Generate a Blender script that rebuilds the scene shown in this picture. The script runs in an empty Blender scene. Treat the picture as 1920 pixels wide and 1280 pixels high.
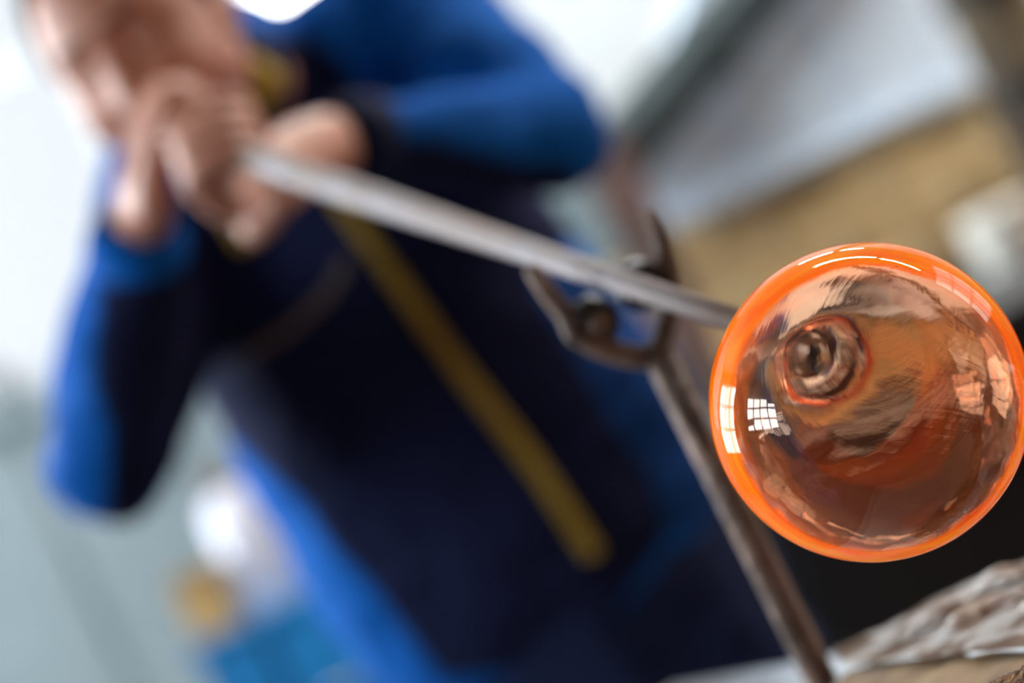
import bpy, bmesh, math, random
from mathutils import Vector, Matrix, noise
from mathutils.bvhtree import BVHTree
random.seed(7)
S = bpy.context.scene
COL = S.collection
PI = math.pi

# ------------------------------------------------------------ camera
ROLL = math.radians(25.5)
CAMPOS = Vector((0, 0, 1.25))
CX = Vector((math.cos(ROLL), 0, -math.sin(ROLL)))
CY = Vector((math.sin(ROLL), 0, math.cos(ROLL)))
CZ = Vector((0, -1, 0))
FPX = 4533.0
cd = bpy.data.cameras.new('camera')
cam = bpy.data.objects.new('camera', cd)
COL.objects.link(cam)
M = Matrix((CX, CY, CZ)).transposed().to_4x4()
M.translation = CAMPOS
cam.matrix_world = M
cd.sensor_width = 36.0
cd.lens = 36.0 * FPX / 1920
cd.clip_start = 0.05
cd.dof.use_dof = True
cd.dof.focus_distance = 0.955
cd.dof.aperture_fstop = 3.5
S.camera = cam
# ------------------------------------------------------------ world, view
w = bpy.data.worlds.new('world'); S.world = w; w.use_nodes = True
w.node_tree.nodes['Background'].inputs[0].default_value = (.75, .85, 1, 1)
w.node_tree.nodes['Background'].inputs[1].default_value = 0.6
S.view_settings.view_transform = 'Standard'
S.view_settings.look = 'None'
S.view_settings.gamma = 1
S.view_settings.use_curve_mapping = False
S.view_settings.exposure = 0.0
cy = S.cycles
cy.use_denoising = True
cy.max_bounces = 14; cy.transmission_bounces = 14; cy.glossy_bounces = 8; cy.diffuse_bounces = 4
cy.sample_clamp_indirect = 6
cy.caustics_refractive = True; cy.caustics_reflective = False
cy.blur_glossy = 0.3
SIDE_WINDOW = 24.0
RIGHT_FILL = 3.0      # glow of the added right window; above, the daylight in the left ones
BACK_WINDOW = 0.76       # brightness of the frosted windows in the far wall
LAMP = 140.0

def P(px, py, d):
    """point of the place seen at (px, py) of the photograph, d metres in front of the lens"""
    return CAMPOS + CX * ((px - 960) / FPX * d) + CY * (-(py - 640) / FPX * d) + Vector((0, d, 0))
def W(u, v, d):
    return Vector((u / FPX * d, d, 1.25 + v / FPX * d))

# ------------------------------------------------------------ materials
def mat(name, col, rough=.6, metal=0, noise_amt=0.0, noise_scale=20, bump=0, bump_scale=60, col2=None, emit=None, rnd=0, **kw):
    m = bpy.data.materials.new(name); m.use_nodes = True
    nt = m.node_tree; b = nt.nodes['Principled BSDF']
    b.inputs['Roughness'].default_value = rough
    b.inputs['Metallic'].default_value = metal
    b.inputs['Base Color'].default_value = (*col, 1)
    for k, v in kw.items():
        b.inputs[k.replace('_', ' ')].default_value = v
    tc = nt.nodes.new('ShaderNodeTexCoord')
    last = None
    if col2 or noise_amt:
        n = nt.nodes.new('ShaderNodeTexNoise'); n.inputs['Scale'].default_value = noise_scale
        n.inputs['Detail'].default_value = 6
        nt.links.new(tc.outputs['Object'], n.inputs['Vector'])
        r = nt.nodes.new('ShaderNodeValToRGB')
        r.color_ramp.elements[0].position = .38; r.color_ramp.elements[1].position = .62
        r.color_ramp.elements[0].color = (*col, 1)
        c2 = col2 or tuple(min(1, c * (1 + noise_amt)) for c in col)
        r.color_ramp.elements[1].color = (*c2, 1)
        nt.links.new(n.outputs['Fac'], r.inputs['Fac'])
        last = r.outputs['Color']
    if rnd:
        oi = nt.nodes.new('ShaderNodeObjectInfo')
        hs = nt.nodes.new('ShaderNodeHueSaturation')
        mr = nt.nodes.new('ShaderNodeMapRange')
        mr.inputs['To Min'].default_value = 1 - rnd; mr.inputs['To Max'].default_value = 1 + rnd
        nt.links.new(oi.outputs['Random'], mr.inputs['Value'])
        nt.links.new(mr.outputs['Result'], hs.inputs['Value'])
        if last: nt.links.new(last, hs.inputs['Color'])
        else: hs.inputs['Color'].default_value = (*col, 1)
        last = hs.outputs['Color']
    if last: nt.links.new(last, b.inputs['Base Color'])
    if bump:
        n2 = nt.nodes.new('ShaderNodeTexNoise'); n2.inputs['Scale'].default_value = bump_scale; n2.inputs['Detail'].default_value = 5
        nt.links.new(tc.outputs['Object'], n2.inputs['Vector'])
        bp = nt.nodes.new('ShaderNodeBump'); bp.inputs['Strength'].default_value = bump; bp.inputs['Distance'].default_value = .01
        nt.links.new(n2.outputs['Fac'], bp.inputs['Height'])
        nt.links.new(bp.outputs['Normal'], b.inputs['Normal'])
    if emit:
        b.inputs['Emission Color'].default_value = (*emit[0], 1); b.inputs['Emission Strength'].default_value = emit[1]
    return m

# ------------------------------------------------------------ mesh helpers
def link(name, me, m=None, parent=None, smooth=False, label=None, cat=None, group=None, kind=None):
    if m is not None and not me.materials: me.materials.append(m)
    if smooth:
        me.polygons.foreach_set('use_smooth', [True] * len(me.polygons))
    o = bpy.data.objects.new(name, me); COL.objects.link(o)
    if parent: 
        o.parent = parent
        o.matrix_parent_inverse = parent.matrix_world.inverted()
    tag(o, label, cat, group, kind)
    return o
def tag(o, label=None, cat=None, group=None, kind=None):
    if label: o['label'] = label
    if cat: o['category'] = cat
    if group: o['group'] = group
    if kind: o['kind'] = kind
def empty(name, loc, label, cat, group=None):
    o = bpy.data.objects.new(name, None); COL.objects.link(o)
    o.location = loc; o.empty_display_size = .05
    o.matrix_world = Matrix.Translation(loc)
    tag(o, label, cat, group); return o
def tomesh(bm, name='m'):
    bmesh.ops.recalc_face_normals(bm, faces=bm.faces)
    me = bpy.data.meshes.new(name); bm.to_mesh(me); bm.free(); return me
def box(bm, lo, hi, bevel=0, rot=None, jitter=0):
    lo = Vector(lo); hi = Vector(hi); c = (lo + hi) / 2; s = hi - lo
    r = bmesh.ops.create_cube(bm, size=1)
    vs = r['verts']
    for v in vs:
        v.co = Vector((v.co.x * s.x, v.co.y * s.y, v.co.z * s.z)) + Vector([random.uniform(-jitter, jitter) for _ in range(3)])
    if rot is not None:
        for v in vs: v.co = rot @ v.co
    for v in vs: v.co += c
    if bevel:
        es = list({e for v in vs for e in v.link_edges})
        bmesh.ops.bevel(bm, geom=es, offset=bevel, segments=2, affect='EDGES', profile=.6)
def boxobj(name, lo, hi, m, parent=None, bevel=.004, **kw):
    bm = bmesh.new(); box(bm, lo, hi, bevel); return link(name, tomesh(bm), m, parent, **kw)
def frames(pts, ref=None):
    n = len(pts); T = []
    for i in range(n):
        a = pts[max(0, i - 1)]; b = pts[min(n - 1, i + 1)]
        T.append((b - a).normalized())
    ref = Vector(ref) if ref is not None else (Vector((0, 0, 1)) if abs(T[0].z) < .9 else Vector((1, 0, 0)))
    out = []
    x = (ref - T[0] * ref.dot(T[0])).normalized()
    for t in T:
        x = (x - t * x.dot(t)).normalized()
        out.append((x, t.cross(x), t))
    return out
def spline(pts, vals, k=6):
    """Catmull-Rom through pts (Vectors) and vals (tuples)"""
    P_, V_ = [], []
    n = len(pts)
    for i in range(n - 1):
        p0 = pts[max(i - 1, 0)]; p1 = pts[i]; p2 = pts[i + 1]; p3 = pts[min(i + 2, n - 1)]
        for j in range(k):
            t = j / k
            h = lambda a, b, c, d: .5 * (2 * b + (c - a) * t + (2 * a - 5 * b + 4 * c - d) * t * t + (3 * b - a - 3 * c + d) * t ** 3)
            P_.append(Vector([h(p0[q], p1[q], p2[q], p3[q]) for q in range(3)]))
            V_.append(tuple(vals[i][q] * (1 - t) + vals[i + 1][q] * t for q in range(len(vals[i]))))
    P_.append(pts[-1].copy()); V_.append(tuple(vals[-1]))
    return P_, V_
def sweep(bm, pts, rad, seg=20, ref=None, caps='round', smooth=True, k=6):
    rad = [(r, r) if not isinstance(r, (tuple, list)) else r for r in rad]
    pts = [Vector(p) for p in pts]
    if smooth and len(pts) > 2: pts, rad = spline(pts, rad, k)
    fr = frames(pts, ref)
    P2, R2, F2 = [], [], []
    if caps == 'round':
        for j in range(4, 0, -1):
            a = j / 4 * PI / 2 * .98
            P2.append(pts[0] - fr[0][2] * min(rad[0]) * math.sin(a)); R2.append(tuple(r * math.cos(a) for r in rad[0])); F2.append(fr[0])
    P2 += pts; R2 += rad; F2 += fr
    if caps == 'round':
        for j in range(1, 5):
            a = j / 4 * PI / 2 * .98
            P2.append(pts[-1] + fr[-1][2] * min(rad[-1]) * math.sin(a)); R2.append(tuple(r * math.cos(a) for r in rad[-1])); F2.append(fr[-1])
    rings = []
    for p, r, f in zip(P2, R2, F2):
        rings.append([bm.verts.new(p + f[0] * r[0] * math.cos(2 * PI * i / seg) + f[1] * r[1] * math.sin(2 * PI * i / seg)) for i in range(seg)])
    for a, b in zip(rings, rings[1:]):
        for i in range(seg):
            bm.faces.new((a[i], a[(i + 1) % seg], b[(i + 1) % seg], b[i]))
    if caps:
        bm.faces.new(list(reversed(rings[0]))); bm.faces.new(rings[-1])
def ball(bm, c, r, R=None, seg=24):
    res = bmesh.ops.create_uvsphere(bm, u_segments=seg, v_segments=seg // 2, radius=1)
    for v in res['verts']:
        q = Vector((v.co.x * r[0], v.co.y * r[1], v.co.z * r[2]))
        v.co = (R @ q if R is not None else q) + Vector(c)
def fuse(bm, voxel, smooth_it=6, wr=None):
    me = tomesh(bm)
    o = bpy.data.objects.new('tmp', me); COL.objects.link(o)
    r = o.modifiers.new('r', 'REMESH'); r.mode = 'VOXEL'; r.voxel_size = voxel
    if smooth_it:
        s = o.modifiers.new('s', 'SMOOTH'); s.factor = .6; s.iterations = smooth_it
    dg = bpy.context.evaluated_depsgraph_get()
    out = bpy.data.meshes.new_from_object(o.evaluated_get(dg))
    bpy.data.objects.remove(o)
    out.materials.clear()
    if wr:
        amp, sc = wr
        ns = [v.normal.copy() for v in out.vertices]
        for v, n_ in zip(out.vertices, ns):
            v.co += n_ * amp * (noise.noise(v.co * sc) + .5 * noise.noise(v.co * sc * 2.3))
    return out
def lathe(bm, prof, seg, Mx, close=False):
    """prof: list of (s, r); axis = local z of Mx"""
    rings = []
    for s, r in prof:
        rings.append([bm.verts.new(Mx @ Vector((r * math.cos(2 * PI * i / seg), r * math.sin(2 * PI * i / seg), s))) for i in range(seg)])
    for a, b in zip(rings, rings[1:]):
        for i in range(seg): bm.faces.new((a[i], a[(i + 1) % seg], b[(i + 1) % seg], b[i]))
    if close:
        for i in range(seg): bm.faces.new((rings[-1][i], rings[-1][(i + 1) % seg], rings[0][(i + 1) % seg], rings[0][i]))
    else:
        bm.faces.new(list(reversed(rings[0]))); bm.faces.new(rings[-1])
def axis_m(origin, z, x=None):
    z = z.normalized(); x = x or (Vector((0, 0, 1)) if abs(z.z) < .9 else Vector((1, 0, 0)))
    x = (x - z * x.dot(z)).normalized(); y = z.cross(x)
    m = Matrix((x, y, z)).transposed().to_4x4(); m.translation = origin; return m

# ------------------------------------------------------------ setting
m_wall = mat('pale_plaster', (.46, .50, .52), .9, noise_amt=.12, noise_scale=2, bump=.15)
m_wallgrey = mat('grey_green_paint', (.15, .19, .205), .7, noise_amt=.18, noise_scale=1.5, bump=.1)
m_brown = mat('brown_wall', (.34, .16, .09), .85, col2=(.46, .26, .15), noise_scale=3, bump=.4)
m_floor = mat('concrete_floor', (.10, .09, .085), .75, col2=(.17, .155, .14), noise_scale=4, bump=.2)
m_ceil = mat('dusty_ceiling', (.26, .26, .25), .9, noise_amt=.08, noise_scale=3)
m_frame = mat('window_paint', (.55, .58, .6), .5)
m_glow_side = mat('daylit_glass_side', (.3, .3, .3), .4, emit=((.86, .94, 1), SIDE_WINDOW))
m_glow_right = mat('fill_glass_right', (.3, .3, .3), .4, emit=((1, .97, .93), RIGHT_FILL))
m_glow_back = mat('daylit_glass_back', (.1, .1, .1), .4, emit=((.86, .93, 1), BACK_WINDOW))
X0, X1, Y0, Y1, H = -3.6, 3.4, -3.2, 6.4, 3.9
boxobj('floor', (X0 - .2, Y0 - .2, -.1), (X1 + .2, Y1 + .2, 0), m_floor, bevel=0, kind='structure')
boxobj('ceiling', (X0 - .2, Y0 - .2, H), (X1 + .2, Y1 + .2, H + .1), m_ceil, bevel=0, kind='structure')
boxobj('wall_front', (X0, Y0 - .2, 0), (X1, Y0, H), m_brown, bevel=0, kind='structure')
def wall_with_holes(name, axis, pos0, pos1, a0, a1, holes, m):
    """axis 'x': wall lies at x in pos0..pos1 and runs along y; 'y': the other way"""
    bm = bmesh.new()
    cuts = sorted({a0, a1, *[h[0] for h in holes], *[h[1] for h in holes]})
    for s, e in zip(cuts, cuts[1:]):
        zs = [(0, H)]
        for h in holes:
            if h[0] <= s and h[1] >= e: zs = [(0, h[2]), (h[3], H)]
        for z0, z1 in zs:
            if axis == 'x': box(bm, (pos0, s, z0), (pos1, e, z1))
            else: box(bm, (s, pos0, z0), (e, pos1, z1))
    return link(name, tomesh(bm), m, kind='structure')
LW = [(.0, 2.0, 1.85, 3.15), (3.3, 6.0, 1.2, 3.5)]
wall_with_holes('wall_left', 'x', X0 - .2, X0, Y0, Y1, LW, m_wall)
RW = [(2.3, 4.6, 1.5, 3.3)]  # opening for the added window
wall_with_holes('wall_right', 'x', X1, X1 + .2, Y0, Y1, RW, m_brown)
BW = [(-2.6, -.12, 1.68, 3.3)]
wall_with_holes('wall_back', 'y', Y1, Y1 + .2, X0, X1, BW, m_wall)
def window(name, axis, pos, h, nx, nz, mg, skip=()):
    root = boxobj(name, *(((pos - .06, h[0], h[2] - .05), (pos + .06, h[1], h[2])) if axis == 'x' else ((h[0], pos - .06, h[2] - .05), (h[1], pos + .06, h[2]))), m_frame, kind='structure')
    dx = (h[1] - h[0]) / nx; dz = (h[3] - h[2]) / nz; t = .035
    for i in range(nx + 1):
        a = h[0] + i * dx
        lo, hi = (a - t, a + t)
        boxobj('mullion', *(((pos - .03, lo, h[2]), (pos + .03, hi, h[3])) if axis == 'x' else ((lo, pos - .03, h[2]), (hi, pos + .03, h[3]))), m_frame, root)
    for k in range(nz + 1):
        a = h[2] + k * dz
        boxobj('transom', *(((pos - .028, h[0], a - t), (pos + .028, h[1], a + t)) if axis == 'x' else ((h[0], pos - .028, a - t), (h[1], pos + .028, a + t))), m_frame, root)
    for i in range(nx):
        for k in range(nz):
            a0 = h[0] + i * dx + t; a1 = a0 + dx - 2 * t; z0 = h[2] + k * dz + t; z1 = z0 + dz - 2 * t
            if (i, k) in skip: z1 = z0 + (z1 - z0) * .45
            boxobj('pane', *(((pos - .008, a0, z0), (pos + .008, a1, z1)) if axis == 'x' else ((a0, pos - .008, z0), (a1, pos + .008, z1))), mg, root, bevel=0)
    return root
window('window_1', 'x', X0 - .1, LW[0], 4, 3, m_glow_side, skip={(0, 2), (3, 0)})
window('window_2', 'x', X0 - .1, LW[1], 4, 3, m_glow_side)
window('window_3', 'y', Y1 + .1, BW[0], 4, 2, m_glow_back)
window('fill_window_4', 'x', X1 + .1, RW[0], 4, 3, m_glow_right)  # unseen window, added to brighten the hood, bricks and jacket rim
# dado of grey-green paint boards under the far window
for i in range(9):
    x = -3.55 + i * .38
    if i == 0:
        dado = boxobj('trim_1', (X0, Y1 - .05, 0), (-.15, Y1 - .03, 1.62), m_wallgrey, kind='structure', bevel=0)
    boxobj('panel', (x, Y1 - .075, .05), (x + .365, Y1 - .05, 1.6), m_wallgrey, dado, bevel=.006)
boxobj('trim_2', (X0, Y1 - .14, 1.62), (-.05, Y1 - .0, 1.67), m_wallgrey, kind='structure')

# ------------------------------------------------------------ ceiling lamps
m_lampbody = mat('lamp_enamel', (.35, .36, .36), .4)
m_tube = mat('lamp_tube', (1, 1, 1), .4, emit=((1, .97, .92), LAMP))
def ceiling_lamp(x, y, L, ang, label, z=3.72):
    r = empty('ceiling_lamp', (x, y, z), label, 'lamp', 'strip lamps under the ceiling')
    R = Matrix.Rotation(ang, 4, 'Z'); T = Matrix.Translation((x, y, z)) @ R
    bm = bmesh.new(); box(bm, (-L / 2, -.09, 0), (L / 2, .09, .06), .01); bm.transform(T); link('housing', tomesh(bm), m_lampbody, r)
    for s in (-.045, .045):
        bm = bmesh.new(); sweep(bm, [(-L / 2 + .03, s, -.025), (L / 2 - .03, s, -.025)], [.022, .022], 12); bm.transform(T); link('tube', tomesh(bm), m_tube, r, smooth=True)
    for s in (-L * .35, L * .35):
        bm = bmesh.new(); sweep(bm, [(s, 0, .05), (s, 0, H - z + .01)], [.006, .006], 8, caps=True); bm.transform(T); link('hanger', tomesh(bm), m_lampbody, r)
ceiling_lamp(1.2, 3.2, 1.3, 0, 'added white strip lamp, unseen under the ceiling, brightening the brick furnace')  # out of view, added to lift the furnace and hood
ceiling_lamp(2.6, 3.1, 1.3, 0, 'added white strip lamp, unseen near the far right corner, brightening the background')  # second added lamp, lifting the right background
ceiling_lamp(1.3, 5.7, 1.3, 0, 'white strip lamp hanging from the ceiling behind the extractor hood')
# bright round workshop lamp seen between head and shoulder
lc = W(-105, 762, 4.6)
r = empty('pendant_lamp', lc, 'blazing white round lamp hanging between the man\'s head and raised shoulder', 'lamp')
m_bright = mat('lamp_globe', (1, 1, 1), .4, emit=((1, 1, 1), 9))
bm = bmesh.new(); ball(bm, lc, (.13, .13, .10)); link('globe', tomesh(bm), m_bright, r, smooth=True)
bm = bmesh.new(); lathe(bm, [(.03, .17), (.05, .165), (.11, .10), (.14, .05), (.20, .045), (.20, .0005), (.13, .04), (.10, .09), (.05, .155)], 32, Matrix.Translation(lc)); link('lamp_shade', tomesh(bm), m_lampbody, r, smooth=True)
bm = bmesh.new(); sweep(bm, [lc + Vector((0, 0, .19)), Vector((lc.x, lc.y, H))], [.006, .006], 8, caps=True); link('cable', tomesh(bm), m_lampbody, r)

# ------------------------------------------------------------ far things: furnace, hood, duct, posts
m_brick = mat('fire_brick', (.56, .37, .15), .9, col2=(.72, .55, .31), noise_scale=14, bump=.5, rnd=.22)
m_mortar = mat('mortar', (.30, .24, .17), .95, noise_amt=.2)
m_hood = mat('grey_sheet_steel', (.66, .77, .88), .55, .0, noise_amt=.1, noise_scale=3)
m_hooddark = mat('dark_duct_steel', (.055, .075, .08), .5, .3, noise_amt=.3, noise_scale=3)
m_black = mat('black_steel', (.006, .0065, .008), .55, .2, noise_amt=.5, noise_scale=6)
m_rustred = mat('red_brown_paint', (.17, .085, .08), .7, col2=(.10, .07, .06), noise_scale=6)
m_darkpost = mat('sooty_brown', (.035, .022, .014), .8, col2=(.12, .085, .04), noise_scale=5, bump=.4)
D = 4.5
fx0, fx1 = W(330, 0, D).x, W(1045, 0, D).x
fz0, fz1 = W(0, -215, D).z, W(0, 62, D).z
furn = empty('brick_furnace', (fx0, D, 0), 'long tan firebrick furnace under the grey steel hood', 'furnace')
boxobj('core', (fx0 + .01, D + .02, fz0), (fx1 + .09, D + .8, fz1 - .01), m_mortar, furn)
bm = bmesh.new(); box(bm, (-.105, 0, -.029), (.105, .1, .029), .004); bme = tomesh(bm, 'brick')
nrow = int((fz1 - fz0) / .066)
for rz in range(nrow):
    z = fz0 + .033 + rz * .066
    x = fx0 + .105 - (.11 if rz % 2 else 0)
    while x < fx1 + .05:
        o = link('brick', bme, m_brick, furn)
        o.matrix_parent_inverse = Matrix.Identity(4)
        o.location = Vector((x, D - random.uniform(0, .012), z)) - furn.location
        o.rotation_euler.z = random.uniform(-.015, .015)
        x += .22
# black steel front under the bricks
stl = boxobj('steel_skirt', (fx0, D - .06, .02), (fx1 + .09, D + .8, fz0 - .05), m_black, furn, bevel=.01, label='black steel skirt')
m_brownledge = mat('brown_ledge', (.11, .07, .05), .7, col2=(.17, .11, .08), noise_scale=5)
boxobj('ledge', (fx0 - .02, D - .12, fz0 - .05), (fx1 + .09, D + .8, fz0), m_brownledge, furn)
# hood above the bricks
hd = empty('extractor_hood', (fx0, D, fz1), 'pale grey sheet steel extractor hood above the tan bricks', 'hood')
def prism(bm, poly, y0, y1):
    a = [bm.verts.new((p[0], y0, p[1])) for p in poly]; b = [bm.verts.new((p[0], y1, p[1])) for p in poly]
    n = len(poly); bm.faces.new(a); bm.faces.new(list(reversed(b)))
    for i in range(n): bm.faces.new((a[i], b[i], b[(i + 1) % n], a[(i + 1) % n]))
def WP(l, d): return [(W(u, v, d).x, W(u, v, d).z) for u, v in l]
bm = bmesh.new(); prism(bm, WP([(345, 75), (985, 70), (985, 800), (900, 800), (345, 195)], D), D - .02, D + .9)
link('hood_shell', tomesh(bm), m_hood, hd)
for u in (560, 775):
    p = W(u, 90, D); q = W(u, 300 if u == 560 else 480, D)
    boxobj('seam', (p.x - .005, D - .028, p.z), (p.x + .005, D - .018, q.z), m_hood, hd, bevel=.002)
p = W(345, 66, D); q = W(985, 80, D)
boxobj('hood_rim', (p.x - .02, D - .05, p.z), (q.x + .02, D + .9, q.z), m_hooddark if False else m_hood, hd)
# dark sloping duct along the hood's shoulder
du = empty('sloping_duct', W(341, 240, D - .1), 'dark grey duct sloping up along the hood', 'duct')
a = W(250, 195, D - .12); b = W(1000, 540, D - .12)
bm = bmesh.new(); sweep(bm, [a, b], [(.062, .062)] * 2, 24, caps=True); link('duct_tube', tomesh(bm), m_hooddark, du, smooth=False)
for f in (.1, .4, .7):
    c = a.lerp(b, f); t = (b - a).normalized()
    bm = bmesh.new(); sweep(bm, [c, c + t * .03], [.069, .069], 24, caps=True); link('collar', tomesh(bm), m_hooddark, du)
# tall locker against the far wall
a = W(120, 250, 5.4); b = W(345, 250, 5.4)
m_lock = mat('grey_green_locker', (.13, .17, .17), .55, noise_amt=.15, noise_scale=4)
lk = empty('locker', ((a.x + b.x) / 2, 5.6, 0), 'tall grey-green steel locker behind the man\'s elbow, left of the brick furnace', 'locker')
boxobj('body', (a.x, 5.45, 0), (b.x, 5.85, a.z), m_lock, lk)
dd = boxobj('door', (a.x + .012, 5.43, .06), (b.x - .012, 5.45, a.z - .03), m_lock, lk)
bm = bmesh.new(); sweep(bm, [(a.x + .04, 5.42, .95), (a.x + .04, 5.42, 1.07)], [.006, .006], 8); link('handle', tomesh(bm), m_frame, dd, smooth=True)
for k in range(3): boxobj('vent_slat', (a.x + .07, 5.423, a.z - .14 + k * .025), (b.x - .07, 5.431, a.z - .128 + k * .025), m_lock, dd, bevel=.001)
# red-brown post
pc = W(300, 0, 4.25)
bm = bmesh.new(); box(bm, (pc.x - .045, pc.y - .045, 0), (pc.x + .045, pc.y + .045, 1.25 + .255), .006)
box(bm, (pc.x - .1, pc.y - .1, 0), (pc.x + .1, pc.y + .1, .02), .004)
tag(link('steel_post', tomesh(bm), m_rustred), 'square red-brown steel post between the man\'s elbow and the brick furnace', 'post')
# sooty chimney pipe on the right
pc = W(1085, 0, 4.1)
ch = empty('chimney_pipe', (pc.x, pc.y, 0), 'sooty brown upright chimney pipe at the end of the furnace', 'pipe')
bm = bmesh.new(); sweep(bm, [(pc.x, pc.y, 0), (pc.x, pc.y, H)], [.075, .075], 28, caps=True); link('flue', tomesh(bm), m_darkpost, ch)
m_band = mat('band_steel', (.02, .016, .013), .6, .4)
for z in (.9, 1.25, 1.43, 1.62):
    bm = bmesh.new(); sweep(bm, [(pc.x, pc.y, z), (pc.x, pc.y, z + .035)], [.086, .086], 28, caps=True); link('pipe_band', tomesh(bm), m_band, ch)
# dark cabinet far right
p = W(1250, -60, 4.3)
cb = boxobj('control_cabinet', (p.x, 4.3 - .15, 0), (p.x + .7, 4.3 + .12, 1.25 + .16), mat('brown_cabinet', (.05, .035, .03), .6, noise_amt=.4), bevel=.01,
       label='dark brown metal cabinet standing behind the sooty chimney pipe', cat='cabinet')
boxobj('door', (p.x + .03, 4.3 - .165, .1), (p.x + .67, 4.3 - .15, 1.36), mat('brown_cabinet_door', (.06, .04, .035), .5), cb)
# white ladle bucket on the ledge
p = W(921, -229, 4.0)
bk = empty('enamel_pot', (p.x, p.y, p.z - .11), 'white enamel pot standing in front of the furnace, right of the glass bubble\'s top', 'pot')
m_enamel = mat('white_enamel', (.72, .70, .62), .35, noise_amt=.08)
bm = bmesh.new(); lathe(bm, [(-.055, .0001), (-.055, .05), (-.045, .06), (.045, .064), (.055, .067), (.06, .064), (.05, .060), (-.04, .054), (-.045, .0001)], 32, Matrix.Translation(p)); link('pot_body', tomesh(bm), m_enamel, bk, smooth=True)
bm = bmesh.new(); sweep(bm, [p + Vector((.06, 0, .03)), p + Vector((.10, 0, .02)), p + Vector((.10, 0, -.02)), p + Vector((.06, 0, -.03))], [.006] * 4, 10); link('handle', tomesh(bm), m_enamel, bk, smooth=True)
st = empty('pot_stand', (p.x, p.y, 0), 'black steel stand carrying the white enamel pot', 'stand')
bm = bmesh.new(); box(bm, (p.x - .07, p.y - .08, p.z - .075), (p.x + .07, p.y + .08, p.z - .055), .004); link('top_plate', tomesh(bm), m_black, st)
for sx in (-.055, .055):
    for sy in (-.06, .06):
        boxobj('leg', (p.x + sx - .01, p.y + sy - .01, 0), (p.x + sx + .01, p.y + sy + .01, p.z - .075), m_black, st, bevel=.002)
# black machine behind the bubble, low
bx0 = W(150, 0, 2.9).x; bz = W(0, -335, 2.9).z
mc = empty('black_machine', (bx0, 2.9, 0), 'black steel oven housing standing low behind the glass bubble', 'oven')
boxobj('housing', (bx0, 2.9, .03), (bx0 + 1.0, 3.5, bz), m_black, mc, bevel=.015)
boxobj('oven_door', (bx0 + .1, 2.88, .3), (bx0 + .75, 2.9, bz - .08), m_black, mc, bevel=.006)
bm = bmesh.new(); sweep(bm, [(bx0 + .15, 2.85, bz - .15), (bx0 + .7, 2.85, bz - .15)], [.01, .01], 12); 
for x in (.2, .65): sweep(bm, [(bx0 + x, 2.85, bz - .15), (bx0 + x, 2.885, bz - .15)], [.007, .007], 8)
link('handle', tomesh(bm), m_black, mc, smooth=True)
for x in (.06, .94):
    for y in (2.95, 3.45):
        boxobj('foot', (bx0 + x - .03, y - .03, 0), (bx0 + x + .03, y + .03, .035), m_black, mc)

# ------------------------------------------------------------ lower left: blue cabinet with canister and carton, sill pots
m_blue = mat('cyan_blue_paint', (.0, .16, .42), .45, noise_amt=.1, noise_scale=5)
m_bluedk = mat('dark_gap', (.0, .03, .06), .6)
DB = 4.6
p0 = W(-790, -262, DB); p1 = W(-470, -262, DB)
bc = empty('blue_cabinet', (p0.x, DB, 0), 'bright blue low cabinet behind the man at the lower edge', 'cabinet')
boxobj('body', (p0.x, DB, .04), (p1.x, DB + .4, p0.z - .02), m_bluedk, bc)
boxobj('top', (p0.x - .01, DB - .02, p0.z - .02), (p1.x + .01, DB + .41, p0.z), m_blue, bc)
xm = W(-655, 0, DB).x
for a, b in ((p0.x + .005, xm - .01), (xm + .01, p1.x - .005)):
    d_ = boxobj('door', (a, DB - .018, .06), (b, DB, p0.z - .03), m_blue, bc)
    bm = bmesh.new(); sweep(bm, [((a + b) / 2 - .03, DB - .03, .8), ((a + b) / 2 + .03, DB - .03, .8)], [.005, .005], 8); link('handle', tomesh(bm), m_frame, d_, smooth=True)
boxobj('plinth', (p0.x + .01, DB + .02, 0), (p1.x - .01, DB + .38, .04), m_bluedk, bc)
p = W(-622, -262, DB)
can = empty('white_canister', (p.x, DB + .12, p.z), 'tall whitish plastic canister standing on the blue cabinet', 'canister')
m_can = mat('whitish_plastic', (.60, .60, .68), .5, noise_amt=.05)
T = Matrix.Translation((p.x, DB + .12, p.z))
bm = bmesh.new(); lathe(bm, [(0, .0001), (0, .058), (.006, .064), (.20, .064), (.235, .05), (.25, .028), (.25, .0001)], 32, T); link('canister_body', tomesh(bm), m_can, can, smooth=True)
bm = bmesh.new(); lathe(bm, [(.251, .0001), (.251, .032), (.285, .032), (.29, .026), (.29, .0001)], 24, T); link('cap', tomesh(bm), mat('brown_cap', (.12, .09, .07), .5), can, smooth=True)
p = W(-742, -262, DB)
cr = empty('cardboard_carton', (p.x, DB + .1, p.z), 'small tan cardboard carton beside the white canister', 'carton')
m_card = mat('cardboard', (.45, .28, .10), .85, noise_amt=.1)
boxobj('box_body', (p.x - .045, DB + .05, p.z), (p.x + .045, DB + .15, p.z + .13), m_card, cr, bevel=.002)
boxobj('flap', (p.x - .046, DB + .03, p.z + .13), (p.x + .046, DB + .08, p.z + .134), m_card, cr, bevel=.001)
m_pot = mat('dark_glaze', (.03, .045, .05), .3)
for i, (u, lab) in enumerate(((-905, 'squat dark pot on the window ledge at the left edge'), (-985, 'second squat dark pot on the window ledge, further left'))):
    q = W(u, 0, Y1 - .07)
    T = Matrix.Translation((q.x, Y1 - .07, 1.67))
    bm = bmesh.new(); lathe(bm, [(0, .0001), (0, .03), (.02, .042), (.05, .046), (.07, .036), (.085, .042), (.08, .036), (.07, .030), (.02, .034), (.01, .0001)], 24, T)
    tag(link('glazed_pot', tomesh(bm), m_pot, smooth=True), lab, 'pot', 'dark pots on the window ledge')

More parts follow.
